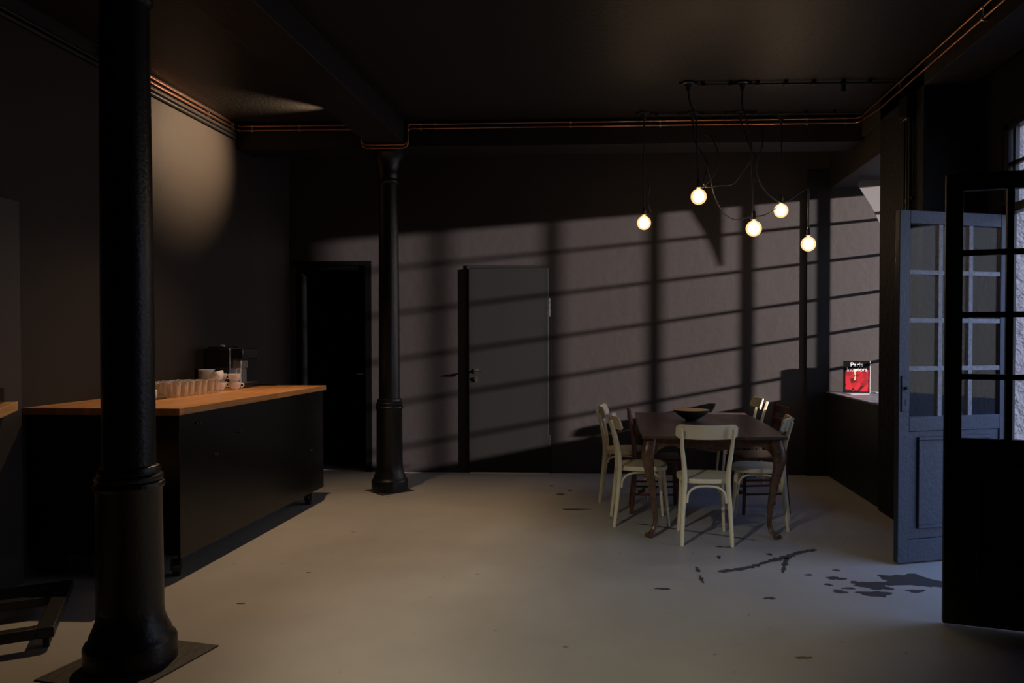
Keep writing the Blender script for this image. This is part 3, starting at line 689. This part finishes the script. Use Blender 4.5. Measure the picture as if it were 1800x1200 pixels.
# conduits on the ceiling
def conduit(y, x0, x1, xs, label):
    t = thing('ceiling_conduit', label, 'conduit', (0, y, ZC))
    MB().tube([(x0, 0, -.022), (x1, .02, -.022)], .008).build('conduit_pipe', M['black_metal'], t)
    for x in xs: MB().box(x - .015, x + .015, -.016, .03, -.036, -.0005).build('conduit_clip', M['black_metal'], t, bevel=.002)
conduit(5.93, .66, 2.20, (.70, .92, 1.13, 1.35, 1.57, 1.80, 2.0), 'thin black ceiling conduit feeding the front row of pendants')
conduit(6.70, .34, 2.20, (.38, .58, .80, 1.0, 1.25, 1.7, 1.95), 'thin black ceiling conduit feeding the rear row of pendants')
tag(MB().lathe([(0, -.06), (.014, -.055), (.02, -.04), (.014, -.02), (.02, -.0), (0, 0)], seg=14, mx=Matrix.Translation((1.80, 5.94, ZC - .037))).build('ceiling_hook', M['black_metal']), 'small black hook hanging under the front ceiling conduit', 'hook')

# ================================================================== TABLE
TX0, TX1, TY0, TY1 = .20, 1.245, 5.34, 7.08
t = thing('dining_table', 'dark walnut dining table with carved cabriole legs under the pendant bulbs', 'table', ((TX0 + TX1) / 2, (TY0 + TY1) / 2, 0))
a, c = (TX1 - TX0) / 2, (TY1 - TY0) / 2
# top outline: soft serpentine with pointed corners
def edge(x0, y0, x1, y1, amp, n=14):
    out = []; dx, dy = x1 - x0, y1 - y0; L = math.hypot(dx, dy); nx, ny = dy / L, -dx / L
    for i in range(n):
        u = i / n; q = amp * (math.sin(PI * u) ** 2 - 1.1 * math.exp(-((u - .06) / .035) ** 2) - 1.1 * math.exp(-((u - .94) / .035) ** 2))
        out.append((x0 + dx * u + nx * q, y0 + dy * u + ny * q))
    return out
ol = edge(-a, -c, a, -c, .010) + edge(a, -c, a, c, .010) + edge(a, c, -a, c, .010) + edge(-a, c, -a, -c, .010)
MB().prism(ol, .733, .757, 2).build('table_top', M['walnut_top'], t, bevel=.006, seg=3)
ap = MB()
def apron_poly(L):
    # scalloped lower edge between the legs, symmetric
    h = L / 2; pts = [(-h, .733), (-h, .60)]
    half = [(-h + .03, .615), (-h + .06, .645), (-h + .10, .668), (-h + .15, .678), (-h + .185, .672), (-h + .20, .655), (-h + .225, .665), (-h + .27, .668), (-h + .33, .655), (-.05, .642), (-.02, .635)]
    half = [p for p in half if p[0] <= 0]
    pts += half + [(0, .630)] + [(-x, z) for x, z in reversed(half)] + [(h, .60), (h, .733)]
    return pts
ia, ic = a - .07, c - .09
ap.prism(apron_poly(2 * ia), -ic - .018, -ic + .012, 1); ap.prism(apron_poly(2 * ia), ic - .012, ic + .018, 1)
P = apron_poly(2 * ic); ap.prism(P, -ia - .018, -ia + .012, 0); ap.prism(P, ia - .012, ia + .018, 0)
ap.build('apron', M['walnut'], t, bevel=.003)
for sx in (-1, 1):
    for sy in (-1, 1):
        # cabriole: (outward offset along the diagonal, z, half-size)
        prof = [(.012, .733, .042), (.018, .69, .043), (.030, .64, .044), (.036, .59, .041), (.030, .53, .035), (.014, .45, .029), (-.004, .36, .024), (-.020, .26, .020), (-.030, .17, .017), (-.030, .10, .016), (-.020, .06, .018), (-.004, .035, .022), (.014, .018, .022), (.022, .006, .014)]
        rows = []
        for o_, z, hs in smooth_path([(o0 * 1.1, z0, h0 * 1.12) for o0, z0, h0 in prof], 3):
            cx_, cy_ = sx * (ia - .008 + o_ * .8), sy * (ic - .008 + o_ * .8)
            rows.append([(cx_ + hs * math.copysign(abs(math.cos(2*PI*k/16)) ** .6, math.cos(2*PI*k/16)), cy_ + hs * math.copysign(abs(math.sin(2*PI*k/16)) ** .6, math.sin(2*PI*k/16)), z) for k in range(16)])
        lg = MB().grid(rows)
        cx_, cy_ = sx * (ia + .012), sy * (ic + .012)
        lg.tube([(cx_ - .020 * sy, cy_ + .020 * sx, .018), (cx_ + .020 * sy, cy_ - .020 * sx, .018)], .0175, seg=14)
        lg.build('leg', M['walnut'], t)
t = thing('bowl', 'shallow green-glazed bowl with ochre inside standing on the walnut table', 'bowl', (.665, 6.38, .7572))
MB().lathe([(0, 0), (.05, 0), (.052, .008), (.085, .028), (.125, .055), (.156, .088), (.158, .094), (.153, .092)], seg=48).build('outside', M['bowl_out'], t)
MB().lathe([(0, .010), (.05, .012), (.085, .033), (.122, .060), (.150, .089), (.1525, .0925)], seg=48).build('inside', M['bowl_in'], t)

# ================================================================== CHAIRS
def cream_chair(m, label):
    t = thing('cafe_chair', label, 'chair', (0, 0, 0), 0, None)
    for s in (-1, 1):
        pts = smooth_path([(s*.175, -.235, 0), (s*.166, -.21, .22), (s*.152, -.190, .44), (s*.158, -.195, .56), (s*.172, -.218, .68), (s*.182, -.262, .83)], 5)
        n_ = len(pts)
        MB().tube(pts, [.0125 + .006 * math.sin(PI * min(1, i / n_ * 1.15)) for i in range(n_)], seg=12).build('back_leg', m, t)
        MB().tube(smooth_path([(s*.172, .19, 0), (s*.160, .17, .22), (s*.150, .150, .437)], 4), [.011] * 1 + [.0115 + .0008 * i for i in range(8)], seg=12).build('front_leg', m, t)
    # curved backrest, rounded corners, bowed backwards
    N = 20; b = MB(); rows = []
    for i in range(N + 1):
        u = -1 + 2 * i / N; x = u * .218; y = -.222 + .048 * u * u - .012
        e = .052 - .020 * max(0, (abs(u) - .86) / .14) ** 2
        zc_ = .800 + .004 * u * u
        ly = -.20 * 1
        rows.append([(x, y - .007 + .012, zc_ - e), (x, y + .007 + .012, zc_ - e), (x, y + .007 - .014, zc_ + e), (x, y - .007 - .014, zc_ + e)])
    b.grid(rows).build('backrest', m, t, bevel=.004)
    # saddle seat
    ol = []
    for k in range(40):
        a_ = 2 * PI * k / 40; cx_, sy_ = math.cos(a_), math.sin(a_)
        x = .195 * math.copysign(abs(cx_) ** .62, cx_); y = .195 * math.copysign(abs(sy_) ** .62, sy_) 
        x *= 1 + .10 * (y / .195) - .03
        ol.append((x, y))
    rows = [[(x * .97, y * .97, .430) for x, y in ol], [(x, y, .436) for x, y in ol], [(x, y, .458) for x, y in ol], [(x * .98, y * .98, .465) for x, y in ol], [(x * .90, y * .90, .464) for x, y in ol], [(x * .45, y * .45, .458) for x, y in ol]]
    MB().grid(rows).build('seat', m, t)
    def brace(p0, p1, inset, zt=.418, zl=.30):
        p0, p1 = Vector(p0), Vector(p1); d = p1 - p0; L = d.length; d.normalize(); pts = []
        for i in range(13):
            a_ = R(180 - 180 * i / 12); x = L / 2 + (L / 2 - inset) * math.copysign(abs(math.cos(a_)) ** .7, math.cos(a_))
            z = zl + (zt - zl) * abs(math.sin(a_)) ** .7
            pts.append(p0 + d * x + Vector((0, 0, z)))
        return MB().tube(pts, .0085, seg=8)
    brace((-.155, -.205, 0), (.155, -.205, 0), .018).build('bent_brace', m, t)
    brace((-.155, .165, 0), (.155, .165, 0), .018).build('bent_brace', m, t)
    for s in (-1, 1): brace((s*.156, -.195, 0), (s*.152, .155, 0), .018).build('bent_brace', m, t)
    return t
c0 = cream_chair(M['white_paint'], 'white bentwood cafe chair seen from behind at the near end of the table')
c0.location = (.657, 5.435, 0); c0.rotation_euler = (0, 0, R(-1)); c0['group'] = 'cream cafe chairs round the table'
G = 'cream cafe chairs round the table'
# facing +X: rotate by -90
cc = dup(c0, (.225, 5.91, 0), R(-90 + 4), 'cream cafe chair on the left side of the table, nearest the camera', G)
cf = dup(c0, (.115, 6.74, 0), R(-90 - 3), 'cream cafe chair on the left side, furthest towards the back wall', G)
cr_ = dup(c0, (1.13, 5.86, 0), R(90 - 14), 'cream cafe chair on the right side, partly behind the front right table leg', G)
cb = dup(c0, (1.27, 7.66, 0), R(90 + 2), 'cream cafe chair beyond the far right corner of the table, back seen edge-on', G)

def dark_chair(label, loc, rz):
    t = thing('wooden_chair', label, 'chair', loc, rz, None); m = M['redwood']
    for s in (-1, 1):
        MB().tube(smooth_path([(s*.17, -.215, 0), (s*.17, -.19, .25), (s*.17, -.185, .45), (s*.172, -.20, .66), (s*.175, -.235, .86)], 4), .017, seg=8).build('back_leg', m, t)
        MB().tube([(s*.175, .175, 0), (s*.172, .17, .2), (s*.17, .165, .43)], [.013, .016, .019], seg=10).build('front_leg', m, t)
    MB().prism([(-.19, -.19), (.19, -.19), (.21, .20), (-.21, .20)], .43, .458, 2).build('seat', m, t, bevel=.008)
    for z in (.60, .71, .81):
        N = 10; rows = []
        for i in range(N + 1):
            u = -1 + 2 * i / N; y = -.198 - (z - .66) * .17 - .018 * (1 - u * u)
            rows.append([(u * .165, y - .006, z - .03), (u * .165, y + .006, z - .03), (u * .165, y + .004, z + .028), (u * .165, y - .008, z + .028)])
        MB().grid(rows).build('back_slat', m, t)
    b = MB()
    for z in (.16, .27):
        b.tube([(-.172, -.19, z), (-.172, .17, z)], .009).tube([(.172, -.19, z), (.172, .17, z)], .009)
    b.tube([(-.172, .17, .22), (.172, .17, .22)], .009).tube([(-.172, -.19, .22), (.172, -.19, .22)], .009)
    b.build('stretcher', m, t)
    return t
d0 = dark_chair('red-brown wooden ladder-back chair between the two cream chairs on the left', (.36, 6.33, 0), R(-90))
d1_ = dup(d0, (1.22, 6.36, 0), R(90 + 9), 'red-brown ladder-back chair on the right side, behind the near right cream chair')
d1_.scale = (1, 1, 1.05)

# ================================================================== NICHE: BOOK, LEAFLETS, HANGING CLOTH
t = thing('book', 'large red picture book titled Paris Interiors standing upright on the window ledge', 'book', (2.52, 7.80, .9005), R(-2))
BW, BH = .125, .33
MB().box(-BW, BW, .002, .030, .002, BH - .002).build('pages', M['paper'], t)
b = MB(); b.box(-BW - .004, BW + .004, -.003, .0015, 0, BH); b.box(-BW - .004, BW + .004, .0305, .035, 0, BH); b.box(-BW - .006, -BW - .001, -.003, .035, 0, BH)
cv = b.build('cover', M['gloss_black'], t)
MB().box(-BW + .006, BW - .012, -.0045, -.0032, .012, .235).build('cover_picture', M['cover'], t, smooth=False)
MB().box(-.035, .02, -.0052, -.0046, .225, .245).box(-.028, -.018, -.0052, -.0046, .13, .225).build('cover_figure', M['cream'], t, smooth=False)
MB().box(BW + .0045, BW + .0075, -.003, .035, 0, BH).build('fore_edge', M['paper'], t, smooth=False)
def text(s, size, loc, m, parent, name):
    cu = bpy.data.curves.new(name, 'FONT'); cu.body = s; cu.size = size; cu.extrude = .0004; cu.align_x = 'CENTER'; cu.offset = size * .002
    o = bpy.data.objects.new(name + '_tmp', cu); C.objects.link(o)
    me = bpy.data.meshes.new_from_object(o.evaluated_get(bpy.context.evaluated_depsgraph_get()))
    bpy.data.objects.remove(o, do_unlink=True)
    me.materials.clear(); me.materials.append(m)
    q = bpy.data.objects.new(name, me); C.objects.link(q); q.parent = parent; q.location = loc; q.rotation_euler = (R(90), 0, 0)
text('Paris', .068, (-.005, -.0052, .268), M['paper'], t, 'cover_title')
text('Interiors', .060, (-.002, -.0062, .222), M['paper'], t, 'cover_title')
text('HIP', .036, (-.002, -.0056, .165), M['grey_panel'], t, 'cover_lettering')
lf0 = MB().box(-.10, .10, -.07, .07, 0, .004, Matrix.Rotation(R(12), 4, 'Z')).build('leaflet', M['leaflet']); lf0.location = (2.46, 7.62, .9005)
tag(lf0, 'white leaflet lying flat on the ledge in front of the book', 'leaflet')
lf1 = MB().box(-.11, .11, -.08, .08, 0, .008, Matrix.Rotation(R(-15), 4, 'Z')).build('leaflet', M['leaflet']); lf1.location = (2.80, 7.72, .9005)
tag(lf1, 'thin white booklet lying on the ledge to the right of the book', 'leaflet')
# pale cloth hanging in the niche against the pier side
rows = []
prof = [(0, .0), (.06, .0), (.16, -.03), (.24, -.16), (.30, -.36), (.305, -.62), (.30, -.62)]
ol = [(2.42, 2.985), (2.44, 3.03), (2.75, 3.045), (2.75, 2.42), (2.715, 2.42), (2.64, 2.60), (2.55, 2.78)]
tag(MB().prism(ol, 7.50, 7.506, 1).build('hanging_cloth', M['cloth']), 'pale stiff cloth hanging in the upper right of the window niche', 'cloth')

# name cleanup
for o in C.objects:
    if o.type == 'MESH': o.data.name = o.name
